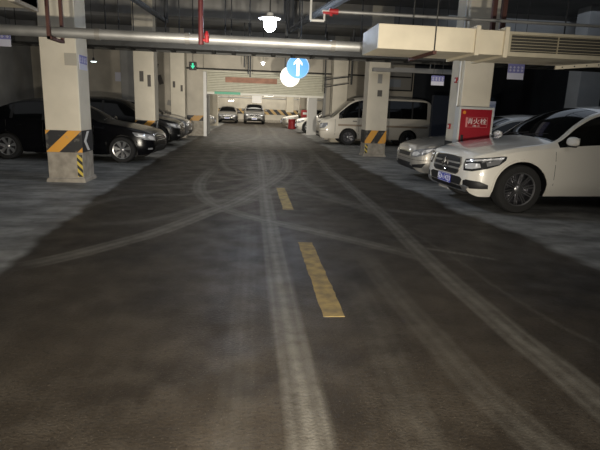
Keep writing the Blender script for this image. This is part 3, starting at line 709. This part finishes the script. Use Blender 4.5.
def make_car(name, label, loc, rotz, S, paint, det=1, scale=1., wheels='spoke7', face='sedan', rim='alloy', group=None, plate=None, glassm=None, under_glass=None):
    cat = {'white_van': 'van'}.get(name, 'car')
    t = thing(name, label, cat, loc, rotz, group)
    T, SHf, B, Wf = pchip(S['top']), pchip(S['sh']), pchip(S['bot']), pchip(S['w'])
    Ln, r, ra = S['L'], S['r'], S['r']+.055
    st = [0, .003, .008, .016, .028, .045, .07, .1, .13, .17, .22, .27]
    x = .33
    while x < Ln-.3: st.append(x); x += .055
    st += [Ln-q for q in (.003, .01, .022, .04, .06, .09, .13, .18, .24)]+[Ln]
    for xc in (S['x1'], S['x2']):
        for k in range(17): st.append(xc-ra*math.cos(PI*k/16))
        st += [xc-ra-.002, xc+ra+.002]
    for q in (S['cowl'], S['rf'], S['rr'], S['rg'], S['sw0'], S['sw1']): st.append(q)
    for q in S['bp']: st += [q-.035, q+.035]
    st = sorted(st); s2 = [st[0]]
    for q in st[1:]:
        if q-s2[-1] > .0015: s2.append(q)
    st = s2
    zr_ref = S['H']
    rings = []
    fw = pchip([(0, .91), (.1, .955), (.32, 1.), (.7, .99), (1, .955)])
    for x in st:
        w, zb, zt = Wf(x), B(x), T(x)
        zs = min(SHf(x), zt-min(.045, (zt-zb)*.25)); h = zt-zs
        g = min(max((h-.10)/(zr_ref-SHf(Ln/2)-.10), 0), 1)
        zr = zt-min(.5*h, .075); ws = w*.955
        wr = ws*.94*(1-g)+S['wroof']*g
        zeff = zb
        for xc in (S['x1'], S['x2']):
            if abs(x-xc) < ra: zeff = max(zeff, r+math.sqrt(max(ra*ra-(x-xc)**2, 0))*.98)
        ring = [(0, zb), (.62*w, zb), (.62*w, zeff)]
        for k in range(8):
            z = zeff+(zs-zeff)*k/7; u = (z-zb)/max(zs-zb, 1e-4)
            ring.append((w*fw(min(max(u, 0), 1)), z))
        ws = ring[-1][0]
        for q in (.06, .35, .65, .92, 1.):
            bulge = math.sin(q*PI)*.018*g
            ring.append((ws+(wr-ws)*q+bulge, zs+(zr-zs)*q))
        for q in (.09, .3, .55, .8, 1.):
            ring.append((wr*(1-q), zr+(zt-zr)*(1-(1-q)**2)))
        rings.append(ring)
    K = len(rings[0]); verts = []; 
    for x, ring in zip(st, rings):
        for (yy, z) in ring: verts.append((x, yy, z))
        for (yy, z) in ring[1:-1][::-1]: verts.append((x, -yy, z))
    n = K+K-2
    seg = list(range(K-1))+list(range(K-1))[::-1]
    groups = {'body': ([], []), 'windshield': ([], []), 'rear_window': ([], [])}
    allf = []
    for i in range(len(st)-1):
        xm = (st[i]+st[i+1])/2
        for k in range(n):
            f = (i*n+k, i*n+(k+1) % n, (i+1)*n+(k+1) % n, (i+1)*n+k)
            allf.append(f)
            s = seg[k]; key, mi = 'body', 0
            if s <= 2: mi = 1
            if 11 <= s <= 13 and S['sw0'] < xm < S['sw1']:
                key = 'side_window'
                if any(abs(xm-b) < .035 for b in S['bp']): key, mi = 'body', 1
            elif s >= 16:
                if S['cowl'] < xm < S['rf']: key = 'windshield'
                elif S['rr'] < xm < S['rg']: key = 'rear_window'
            if key == 'side_window':
                key = 'side_window%d' % ((1 if k < K else -1)*(1+sum(xm > b for b in S['bp'])))
            groups.setdefault(key, ([], []))[0].append(f); groups[key][1].append(mi)
    caps = [tuple(range(n)), tuple((len(st)-1)*n+k for k in range(n))]
    for c in caps: groups['body'][0].append(c); groups['body'][1].append(0); allf.append(c)
    bvh = BVHTree.FromPolygons([Vector(v) for v in verts], allf)
    for key, (fs, ms) in groups.items():
        used = sorted({i for f in fs for i in f}); mp = {o: i for i, o in enumerate(used)}
        mb = MB(); mb.v = [verts[i] for i in used]; mb.f = [tuple(mp[i] for i in f) for f in fs]; mb.m = ms
        if not fs: continue
        o = mb.obj(key.rstrip('-0123456789'), [paint, M['black']] if key == 'body' else [glassm or M['glass']], t, True)
        if key == 'body': body = o
    cx = S['cx']
    def castc(th, z):
        a = math.radians(th); d = Vector((math.cos(a), -math.sin(a), 0))
        o_ = Vector((cx, 0, z))-d*6
        hit = bvh.ray_cast(o_, d)
        return (hit[0], -d) if hit[0] is not None else (None, None)
    def casts(x, z, sgn):
        hit = bvh.ray_cast(Vector((x, sgn*5, z)), Vector((0, -sgn, 0)))
        return (hit[0], Vector((0, sgn, 0))) if hit[0] is not None else (None, None)
    def castr(y, z):
        hit = bvh.ray_cast(Vector((Ln+3, y, z)), Vector((-1, 0, 0)))
        return (hit[0], Vector((1, 0, 0))) if hit[0] is not None else (None, None)
    def patch(nm, outline, m, off=.006, mode='c', sgn=1, parent=t, us=3., vs=.03, sm=True):
        # outline projected on the bodywork, filled, lifted and skirted
        pts = []
        N = len(outline)
        for i in range(N):
            a = outline[i]; b2 = outline[(i+1) % N]
            ns = max(1, int(math.hypot((b2[0]-a[0])/us, (b2[1]-a[1])/vs)))
            for k in range(ns): pts.append((a[0]+(b2[0]-a[0])*k/ns, a[1]+(b2[1]-a[1])*k/ns))
        E_ = [(i, (i+1) % len(pts)) for i in range(len(pts))]
        u0, u1 = min(p[0] for p in pts), max(p[0] for p in pts); v0, v1 = min(p[1] for p in pts), max(p[1] for p in pts)
        gp = []
        u = u0+us/2
        while u < u1:
            v = v0+vs/2
            while v < v1: gp.append((u, v)); v += vs
            u += us
        def inside(p):
            c = False
            for i in range(len(pts)):
                a, b2 = pts[i], pts[i-1]
                if (a[1] > p[1]) != (b2[1] > p[1]) and p[0] < (b2[0]-a[0])*(p[1]-a[1])/(b2[1]-a[1])+a[0]: c = not c
            return c
        gp = [p for p in gp if inside(p) and min(math.hypot((p[0]-q[0])/us, (p[1]-q[1])/vs) for q in pts) > .35]
        k_ = us/vs
        V, _, F, *_r = delaunay_2d_cdt([Vector((p[0]/k_, p[1])) for p in pts+gp], E_, [list(range(len(pts)))], 1, 1e-7)
        vv = []
        for p in V:
            u, v = p[0]*k_, p[1]
            if mode == 'c': h_, nr = castc(u*sgn, v)
            elif mode == 'r': h_, nr = castr(u, v)
            else: h_, nr = casts(u, v, sgn)
            if h_ is None: return None
            vv.append(h_+nr*off)
        mb = MB(); nv = len(vv)
        base = [q for q in vv]
        edges = {}
        for f in F:
            for i in range(len(f)): e = tuple(sorted((f[i], f[(i+1) % len(f)]))); edges[e] = edges.get(e, 0)+1
        back = []
        for q, p in zip(vv, V):
            u, v = p[0]*k_, p[1]
            nr = (castc(u*sgn, v) if mode == 'c' else castr(u, v) if mode == 'r' else casts(u, v, sgn))[1]
            back.append(q-nr*(off+.012))
        mb.add(vv+back, [tuple(f) for f in F]+[(e[0], e[1], nv+e[1], nv+e[0]) for e, c in edges.items() if c == 1])
        return mb.obj(nm, m, parent, sm)
    def sym(nm, outline, m, off=.006, **k):
        a = patch(nm, outline, m, off, sgn=1, **k); b2 = patch(nm, outline, m, off, sgn=-1, **k); return a, b2
    # wheels
    nsp = {'spoke7': 7, 'spoke5': 5, 'multi': 10, 'steel': 8}[wheels]
    for xc in (S['x1'], S['x2']):
        for sg in (1, -1):
            wy = Wf(xc)*.985
            tyre = MB().lathe([(r*.66, -.10), (r*.80, -.115), (r*.94, -.115), (r*.99, -.09), (r, -.03), (r, .03), (r*.99, .09), (r*.94, .115), (r*.80, .115), (r*.66, .10)], 40, 'Y').obj('wheel', M['tyre'], t, True, (xc, sg*(wy-.125), r))
            yo = sg*.075
            MB().lathe([(r*.68, -sg*.02), (r*.70, sg*.10), (r*.66, sg*.105), (r*.64, yo), (r*.62, -sg*.02), (0, -sg*.02)], 40, 'Y').obj('rim_barrel', M['alloydark'], tyre, True)
            mb = MB()
            for i in range(nsp):
                a = 2*PI*i/nsp+.2
                def pt(rad, ww, dy):
                    return (rad*math.cos(a)-ww*math.sin(a), yo+sg*dy, rad*math.sin(a)+ww*math.cos(a))
                def bar(w0, w1, s0=0., s1=0.):
                    vs = [pt(r*.14, s0-w0, .0), pt(r*.14, s0+w0, .0), pt(r*.67, s1+w1, .022), pt(r*.67, s1-w1, .022), pt(r*.14, s0-w0, -.03), pt(r*.14, s0+w0, -.03), pt(r*.67, s1+w1, -.01), pt(r*.67, s1-w1, -.01)]
                    mb.add(vs, [(0, 1, 2, 3), (4, 5, 6, 7), (0, 1, 5, 4), (1, 2, 6, 5), (2, 3, 7, 6), (3, 0, 4, 7)])
                if wheels == 'multi': bar(.005, .007, -.012, -.020); bar(.005, .007, .012, .020)
                elif wheels == 'spoke7': bar(.018, .042)
                elif wheels == 'spoke5': bar(.02, .035)
                else: bar(.016, .022)
            mb.lathe([(r*.645, yo-sg*.01), (r*.645, yo+sg*.03), (r*.69, yo+sg*.035), (r*.70, yo)], 40, 'Y')
            mb.obj('rim', M[rim], tyre)
            MB().lathe([(0, yo+sg*.02), (r*.09, yo+sg*.018), (r*.17, yo+sg*.0), (r*.18, yo-sg*.03)], 20, 'Y').obj('hub_cap', M['alloy'] if wheels != 'multi' else M[rim], tyre, True)
    # face
    zt0 = T(.14)
    if face == 'glc':
        GO = [(-24, .555), (-20, .515), (20, .515), (24, .555), (26, .68), (23.5, .785), (0, .80), (-23.5, .785), (-26, .68)]
        g = patch('grille', GO, M['black'], .008)
        for z in (.61, .69):
            patch('grille_bar', [(-23.5, z-.012), (23.5, z-.012), (23.5, z+.013), (-23.5, z+.013)], M['alloy'], .022, parent=g)
        cz_ = .66
        GI = [(q[0]*.95, cz_+(q[1]-cz_)*.89) for q in GO]
        mid = len(GO)
        for q in range(len(GO)):
            q2 = (q+1) % len(GO)
            patch('chrome_surround', [GO[q], GO[q2], GI[q2], GI[q]], M['chrome'], .014, parent=g)
        c = castc(0, .655)[0]
        e = MB().lathe([(.088, -.006), (.100, -.012), (.104, 0), (.100, .006), (.088, .004)], 36, 'X', closed=True)
        for k in range(3):
            a = PI/2+k*2*PI/3; e.tube((-.008, 0, 0), (-.004, .095*math.cos(a), .095*math.sin(a)), .014, 8, r1=.004)
        e.obj('emblem', M['chrome'], t, True, (c.x-.035, 0, .655))['label'] = 'round three-pointed star emblem'
        hl = [(30, .60), (28.5, .69), (29.5, .77), (40, .80), (50, .825), (57, .845), (61, .845), (60.5, .79), (56, .715), (48, .655), (38, .605)]
        for sg in (1, -1):
            h = patch('headlight', hl, M['lensdark'], .008, sgn=sg)
            patch('light_strip', [(30, .752), (41, .785), (50, .808), (59, .83), (58.5, .805), (50, .783), (41, .76), (31, .73)], M['lensw'], .013, sgn=sg, parent=h, us=2, vs=.015)
            patch('projector', [(32, .635), (31.2, .70), (37, .725), (43, .725), (44, .67), (38, .64)], M['lensw'], .014, sgn=sg, parent=h, us=1.5, vs=.02)
            patch('projector', [(48, .69), (47, .75), (53, .785), (58, .80), (56, .73)], M['lens'], .014, sgn=sg, parent=h, us=1.5, vs=.02)
            patch('side_intake', [(31, .38), (31, .455), (34, .475), (44, .465), (50, .42), (50, .36), (38, .345)], M['black'], .006, sgn=sg)
        patch('upper_intake', [(-27, .37), (-29, .46), (-26, .49), (26, .49), (29, .46), (27, .37)], M['black'], .006)
        patch('lower_intake', [(-37, .275), (-33, .36), (-27, .375), (27, .375), (33, .36), (37, .275), (20, .265), (-20, .265)], M['black'], .005)
        patch('skid_trim', [(-37, .37), (-33, .385), (-28, .375), (-30, .30), (-20, .285), (20, .285), (30, .30), (28, .375), (33, .385), (37, .37), (33, .275), (20, .262), (-20, .262), (-33, .275)], M['alloy'], .016)
        for (x, z0, z1) in ((1.27, .34, .93), (2.55, .34, .98), (3.45, .6, .98)):
            sym('door_seam', [(x, z0), (x+.006, z0), (x+.006, z1), (x, z1)], M['black'], .0012, mode='s', us=.05, vs=.1)
        # arch lips
        for xc in (S['x1'], S['x2']):
            o1 = [(xc+(ra+.028)*math.cos(a), r+(ra+.028)*math.sin(a)) for a in np.linspace(-.15, PI+.15, 28)]
            o2 = [(xc+(ra+.002)*math.cos(a), r+(ra+.002)*math.sin(a)) for a in np.linspace(PI+.15, -.15, 28)]
            sym('arch_trim', o1+o2, M['black'] if False else paint, .012, mode='s', us=.05, vs=.05)
    elif face == 'van':
        patch('grille', [(-22, .90), (22, .90), (24, .955), (-24, .955)], M['black'], .006)
        patch('lower_intake', [(-22, .42), (22, .42), (24, .52), (-24, .52)], M['black'], .006)
        for sg in (1, -1):
            h = patch('headlight', [(27, .66), (26, .85), (38, .88), (50, .90), (50, .80), (44, .68)], M['lens'], .008, sgn=sg)
            patch('projector', [(31, .70), (31, .82), (40, .84), (40, .72)], M['lensw'], .014, sgn=sg, parent=h)
            patch('bumper_line', [(26, .56), (52, .56), (52, .575), (26, .575)], M['stripe'], .004, sgn=sg)
        sym('stripe', [(.75, .78), (4.6, .78), (4.6, .86), (.75, .86)], M['stripe'], .003, mode='s', us=.2, vs=.05)
        for x in (.62, 1.62, 2.9):
            sym('door_seam', [(x, .36), (x+.012, .36), (x+.012, 1.05), (x, 1.05)], M['black'], .0015, mode='s', us=.05, vs=.1)
    elif face == 'silver':
        patch('grille', [(-20, .52), (20, .52), (22, .60), (-22, .60)], M['black'], .006)
        patch('grille_bar', [(-21, .605), (21, .605), (21, .622), (-21, .622)], M['chrome'], .012)
        for sg in (1, -1):
            h = patch('headlight', [(26, .52), (24, .60), (32, .665), (44, .71), (55, .74), (52, .66), (44, .57), (36, .52)], M['lens'], .008, sgn=sg)
            patch('projector', [(29, .545), (29, .61), (36, .64), (40, .60), (36, .55)], M['lensw'], .014, sgn=sg, parent=h)
            patch('indicator', [(42, .60), (43, .67), (52, .715), (49, .65)], M['amber'] if False else M['lensw'], .013, sgn=sg, parent=h)
            patch('side_intake', [(30, .30), (29, .35), (46, .40), (42, .30)], M['black'], .006, sgn=sg)
        patch('lower_intake', [(-22, .28), (22, .28), (25, .39), (-25, .39)], M['black'], .006)
        patch('bumper_line', [(-50, .455), (50, .455), (50, .463), (-50, .463)], M['black'], .002)
    else:
        k = S['top'][3][1]/.765
        suv = k > 1.1
        zc = .60*k
        g = patch('grille', [(-20, zc-.10), (20, zc-.10), (24, zc+.03), (20, zc+.06), (-20, zc+.06), (-24, zc+.03)], M['black'], .008)
        for q in (-.06, -.01, .04):
            patch('grille_bar', [(-20, zc+q-.008), (20, zc+q-.008), (20, zc+q+.006), (-20, zc+q+.006)], M['chrome'], .016, parent=g)
        for sg in (1, -1):
            h = patch('headlight', [(26, zc-.07), (25, zc+.03), (36, zc+.085), (50, zc+.125), (57, zc+.135), (54, zc+.05), (44, zc-.03)], M['lens'], .008, sgn=sg)
            patch('projector', [(29, zc-.045), (29, zc+.03), (37, zc+.06), (40, zc+.02), (37, zc-.03)], M['lensw'], .014, sgn=sg, parent=h)
            patch('projector', [(43, zc+.0), (43, zc+.07), (51, zc+.10), (50, zc+.05)], M['lensw'], .014, sgn=sg, parent=h)
            patch('fog_light', [(34, .33*k), (34, .37*k), (40, .37*k), (40, .33*k)], M['lens'], .008, sgn=sg)
        patch('lower_intake', [(-26, .27*k), (26, .27*k), (29, .40*k), (-29, .40*k)], M['black'], .006)
    if face not in ('glc', 'van'):
        for (x, z0, z1) in ((1.36, .30, SHf(1.36)-.02), (2.55, .28, SHf(2.55)-.02), (3.42, .55, SHf(3.4)-.02)):
            sym('door_seam', [(x, z0), (x+.006, z0), (x+.006, z1), (x, z1)], M['gdark'], .0012, mode='s', us=.05, vs=.1)
    # handles, mirrors, tail lights
    hz = SHf(2.4)-.10
    for x in ((2.22, 3.15) if face != 'van' else (1.45,)):
        for sg in (1, -1):
            p = casts(x, hz, sg)[0]
            MB().box(-.09, -.015, -.014, .09, .015, .014, bev=.008).obj('door_handle', paint if face != 'van' else M['black'], t, True, (p.x, p.y+sg*.014, p.z))
    mx = S['sw0']+(.09 if face not in ('van', 'glc') else .13 if face == 'glc' else .08) if True else (0 if face != 'van' else .08); mz = SHf(mx)+.10
    for sg in (1, -1):
        p = casts(mx, SHf(mx)+.02, sg)[0]
        mb = MB(); seg_, rg_ = 16, 9
        vv = []; ff = []
        for i in range(rg_+1):
            a = PI*i/rg_
            for j in range(seg_):
                bb = 2*PI*j/seg_
                xx = -math.cos(a)
                rad = math.sin(a)
                xx = xx*.055 if xx < 0 else xx*.035
                yy_ = rad*math.cos(bb); zz = rad*math.sin(bb)
                yy_ = math.copysign(abs(yy_)**.8, yy_); zz = math.copysign(abs(zz)**.8, zz)
                vv.append((xx, yy_*.13*(1-.1*zz), zz*.068))
        for i in range(rg_):
            for j in range(seg_): ff.append((i*seg_+j, i*seg_+(j+1) % seg_, (i+1)*seg_+(j+1) % seg_, (i+1)*seg_+j))
        mb.add(vv, ff)
        mo = mb.obj('wing_mirror', paint if face != 'van' else M['black'], t, True, (p.x-.02, p.y+sg*.13, mz))
        MB().box(-.02, -.10, -.02, .03, .06, .02, bev=.006).obj('mirror_arm', M['black'], mo, True, (0, -sg*.04, -.065))
        MB().box(.0, -.095, -.05, .006, .095, .05).obj('mirror_glass', M['chrome'], mo, False, (.033, 0, 0))
    zt_ = SHf(Ln-.2)
    for sg in (1, -1):
        patch('tail_light', [(sg*.45, zt_-.18), (sg*.72, zt_-.18), (sg*.74, zt_-.06), (sg*.45, zt_-.06)], M['tail'], .01, mode='r', us=.08, vs=.05)
    # plate
    zp = {'glc': .425, 'van': .50}.get(face, .44)
    c = castc(0, zp)[0]
    if plate != 'none':
     p = MB().box(-.012, -.22, -.07, .0, .22, .07, bev=.004).obj('licence_plate', M['platebl'] if plate and plate != 'far' else M['platefar'], t, False, (c.x-.012, 0, zp))
    if plate == 'none': pass
    elif plate and plate != 'far':
        text_mesh(plate, .115, M['platew'], 'plate_characters', p, (-.0135, 0, -.002), (PI/2, 0, -PI/2), sx=.95)
        MB().box(-.0145, -.212, .058, -.012, .212, .063).box(-.0145, -.212, -.063, -.012, .212, -.058).obj('plate_border', M['platew'], p)
    else:
        MB().box(-.014, -.18, -.035, -.012, .18, .035).obj('plate_characters', M['platebl'], p)
    # dark underside and wiper
    if face != 'van':
        pw = [(S['cowl']+.06, yy, T(S['cowl']+.06)+.012) for yy in (.55, .05)]
        MB().path([(S['cowl']+.02, .55, T(S['cowl']+.02)+.0), (S['cowl']+.10, .0, T(S['cowl']+.10)+.012)], .008, 6).path([(S['cowl']+.02, .0, T(S['cowl']+.02)+.01), (S['cowl']+.10, -.5, T(S['cowl']+.10)+.01)], .008, 6).obj('wiper', M['black'], t)
    return t

def scaled(S, sl, sw, sh):
    D = dict(S)
    D['L'] *= sl; D['H'] *= sh; D['wroof'] *= sw
    for k in ('top', 'sh', 'bot'): D[k] = [(a*sl, b*sh) for a, b in S[k]]
    D['w'] = [(a*sl, b*sw) for a, b in S['w']]
    for k in ('x1', 'x2', 'cowl', 'rf', 'rr', 'rg', 'sw0', 'sw1'): D[k] *= sl
    D['bp'] = tuple(b*sl for b in S['bp'])
    return D

# right side
def nose_place(S, wheel_xy, rot, sd=1):
    # put the near-side front wheel (local y = +W) at wheel_xy
    lx, ly = S['x1'], sd*pchip(S['w'])(S['x1'])
    c, s_ = math.cos(rot), math.sin(rot)
    return (wheel_xy[0]-(c*lx-s_*ly), wheel_xy[1]-(s_*lx+c*ly), 0)
make_car('white_suv', 'white sport utility car with star emblem and blue plate parked nearest on the right', nose_place(SUV, (3.99, 7.06), math.radians(4), -1), math.radians(4), SUV, M['pwhite'], wheels='multi', face='glc', rim='alloymid', plate='皖A·142J3')
make_car('silver_sedan', 'silver sedan parked behind the white car with only its nose showing', (3.40, 11.02, 0), 0, SED, M['psilver'], face='silver', wheels='spoke5', plate='none')
make_car('white_van', 'cream white van with brown side stripe parked behind the right pillar', (2.88, 22.08, 0), 0, VAN, M['pvan'], face='van', wheels='steel', rim='alloydark', plate='none')
# left side: noses point to the lane
ang = math.radians(-5)
B1 = scaled(SED, 1.0, 1.0, 1.0); B1['x1'] = .72; B1['x2'] = 3.44
rt = PI+ang
make_car('black_sedan', 'black sedan parked behind the nearest left pillar, nose to the lane', nose_place(B1, (-3.07, 12.50), rt), rt, B1, M['pblack'], wheels='spoke7', plate='none')
B2 = scaled(SUV, .98, .98, .97)
make_car('dark_suv', 'dark tall car parked behind the black sedan on the left', (-2.38, 18.45, 0), PI, B2, M['pdark'], wheels='spoke7', plate='none')
B3 = scaled(SED, .82, 1., 1.06)
make_car('grey_hatchback', 'grey car parked last before the shutter wall on the left', (-2.45, 21.45, 0), PI, B3, M['pgrey'], wheels='spoke7', plate='none')
# far room
make_car('dark_far_suv', 'dark sport utility car facing the viewer at the striped far wall', (.30, 44.6, 0), PI/2, scaled(SUV, 1, 1, 1.05), M['pgrey'], face='sedan')
make_car('grey_far_sedan', 'grey sedan facing the viewer at the far wall left of the dark car', (-2.05, 45.0, 0), PI/2, SED, M['pgrey'], face='sedan')
make_car('silver_far_car', 'silver car nose sticking out on the left of the far room', (-2.35, 34.6, 0), PI, SED, M['psilver'])
make_car('white_far_sedan', 'white car on the left of the far room nearer the far wall', (-2.6, 37.9+3.2, 0), PI, SED, M['pwhite'])
make_car('white_far_suv', 'white car parked on the right just beyond the shutter', (2.72, 31.2, 0), 0, scaled(SUV, .95, .95, .93), M['pwhite'])
make_car('beige_far_car', 'pale silver car parked on the right near the far wall', (2.3, 39.3, 0), 0, SED, M['psilver'])
# red cabinet & red drum in far room
t = thing('fire_cabinet', 'small bright red cabinet on the far pillar beyond the shutter', 'fire cabinet', (3.57, 33.9, .68))
MB().box(-.28, -.12, 0, .28, .12, .67, bev=.01).obj('cabinet_box', M['redb'], t)
MB().box(-.18, -.128, .38, .18, -.12, .52).obj('label_panel', M['white'], t)
MB().box(-.05, -.05, -.68, .05, .05, 0).obj('stand', M['whitem'], t)
t = thing('red_barrel', 'dark red barrel standing beside the white car beyond the shutter', 'barrel', (2.93, 36.6, 0))
MB().lathe([(0, 0), (.26, 0), (.28, .02), (.27, .3), (.285, .32), (.27, .34), (.27, .62), (.285, .64), (.25, .68), (0, .68)], 24, 'Z').obj('drum', M['redb'], t, True)
# pipes in the far room
for z, y_, r, lb in ((2.42, 31, .05, 'pipe running across the far room just beyond the shutter'), (2.55, 41.6, .06, 'pipe running across the far room above the cars'), (2.2, 46, .05, 'pipe running across near the striped far wall')):
    t = thing('overhead_pipe', lb, 'pipe', (0, y_, z))
    MB().tube((-9.7, 0, 0), (12.2, 0, 0), r, 8).obj('pipe', M['whitem'], t)
    for x in (-4, 5): MB().tube((x, 0, 0), (x, 0, CZ-z), .01, 6).obj('hanging_rod', M['cable'], t)

# ------------------------------------------------------------------ lights
def spot(loc, aim, e, size, blend, col, rad=.06):
    l = bpy.data.lights.new('headlamp_beam', 'SPOT'); l.energy = e; l.spot_size = math.radians(size); l.spot_blend = blend; l.color = col; l.shadow_soft_size = rad
    o = bpy.data.objects.new('headlamp_beam', l); COL.objects.link(o); o.location = loc
    o.rotation_euler = (Vector(aim)-Vector(loc)).to_track_quat('-Z', 'Y').to_euler(); return o
def area(loc, rot, e, sx, sy, col):
    l = bpy.data.lights.new('fill', 'AREA'); l.shape = 'RECTANGLE'; l.size = sx; l.size_y = sy; l.energy = e; l.color = col
    o = bpy.data.objects.new('fill', l); COL.objects.link(o); o.location = loc; o.rotation_euler = rot; return o
def point(loc, e, col, rad=.1):
    l = bpy.data.lights.new('bulb_or_fill_light', 'POINT'); l.energy = e; l.color = col; l.shadow_soft_size = rad
    o = bpy.data.objects.new('bulb_or_fill_light', l); COL.objects.link(o); o.location = loc; return o
warm = (1., .91, .76)
for sx in (-.55, .65):
    spot((sx, -.6, .72), (sx*1.5, 22, .55), 1500, 68, 1., warm)
    spot((sx, -.6, .72), (sx*1.2, 24, 1.9), 6200, 23, 1., (1., .93, .80))
area((.5, -2.5, 4.3), (0, 0, 0), 70, 6, 2, (1, .93, .82))
point((-4.5, 2.2, 3.0), 38, (1, .96, .9), .5)  # ambient fill added left of the camera, no lamp hangs there
point((5.0, 2.2, 3.0), 50, (1, .95, .88), .5)  # ambient fill added right of the camera, no lamp hangs there
point((.28, 8.5, 2.52), 85, (.66, .79, 1.), .09)
point((.42, 19.5, 2.82), 40, (.9, .95, 1.), .08)
area((.5, 13.2, 4.4), (0, 0, 0), 42, 7, 3, (.95, .97, 1))
area((.5, 20, 4.4), (0, 0, 0), 45, 7, 3, (1, .96, .9))
area((.5, 30, 3.6), (0, 0, 0), 260, 6, 3, (1, .93, .80))
area((.5, 40, 3.6), (0, 0, 0), 420, 8, 4, (1, .93, .80))
area((.5, 46.5, 3.9), (math.radians(35), 0, 0), 300, 9, 1, (1, .93, .80))
area((-6.5, 11, 4.4), (0, 0, 0), 34, 3, 12, (.95, .97, 1))
area((8, 12, 4.4), (0, 0, 0), 60, 4, 10, (.75, .85, 1))
point((-6.5, 18.5, 3.2), 55, (1, .96, .9), .3)  # added fill to brighten the left bays, without a lamp
wd = bpy.data.worlds.new('world'); sc.world = wd; wd.use_nodes = True
wd.node_tree.nodes['Background'].inputs[0].default_value = (.55, .6, .7, 1); wd.node_tree.nodes['Background'].inputs[1].default_value = .01

# ------------------------------------------------------------------ camera
f = 505.; cam = bpy.data.cameras.new('camera'); cam.sensor_width = 36; cam.lens = 36*f/600; cam.clip_end = 200; cam.clip_start = .05
co = bpy.data.objects.new('camera', cam); COL.objects.link(co)
roll = .036
yc = Vector((251-300, -(107-225), f)).normalized(); hx = Vector((math.cos(roll), -math.sin(roll), 0))
z = yc.cross(hx).normalized()
if z.y < 0: z = -z
x = yc.cross(z)
if x.x < 0: x = -x
right = Vector((x.x, yc.x, z.x)); up = Vector((x.y, yc.y, z.y)); fwd = Vector((x.z, yc.z, z.z))
R = Matrix((right, up, -fwd)).transposed()
co.matrix_world = Matrix.Translation((0, 0, 1.42)) @ R.to_4x4()
sc.camera = co
sc.view_settings.view_transform = 'Standard'
sc.view_settings.exposure = 0
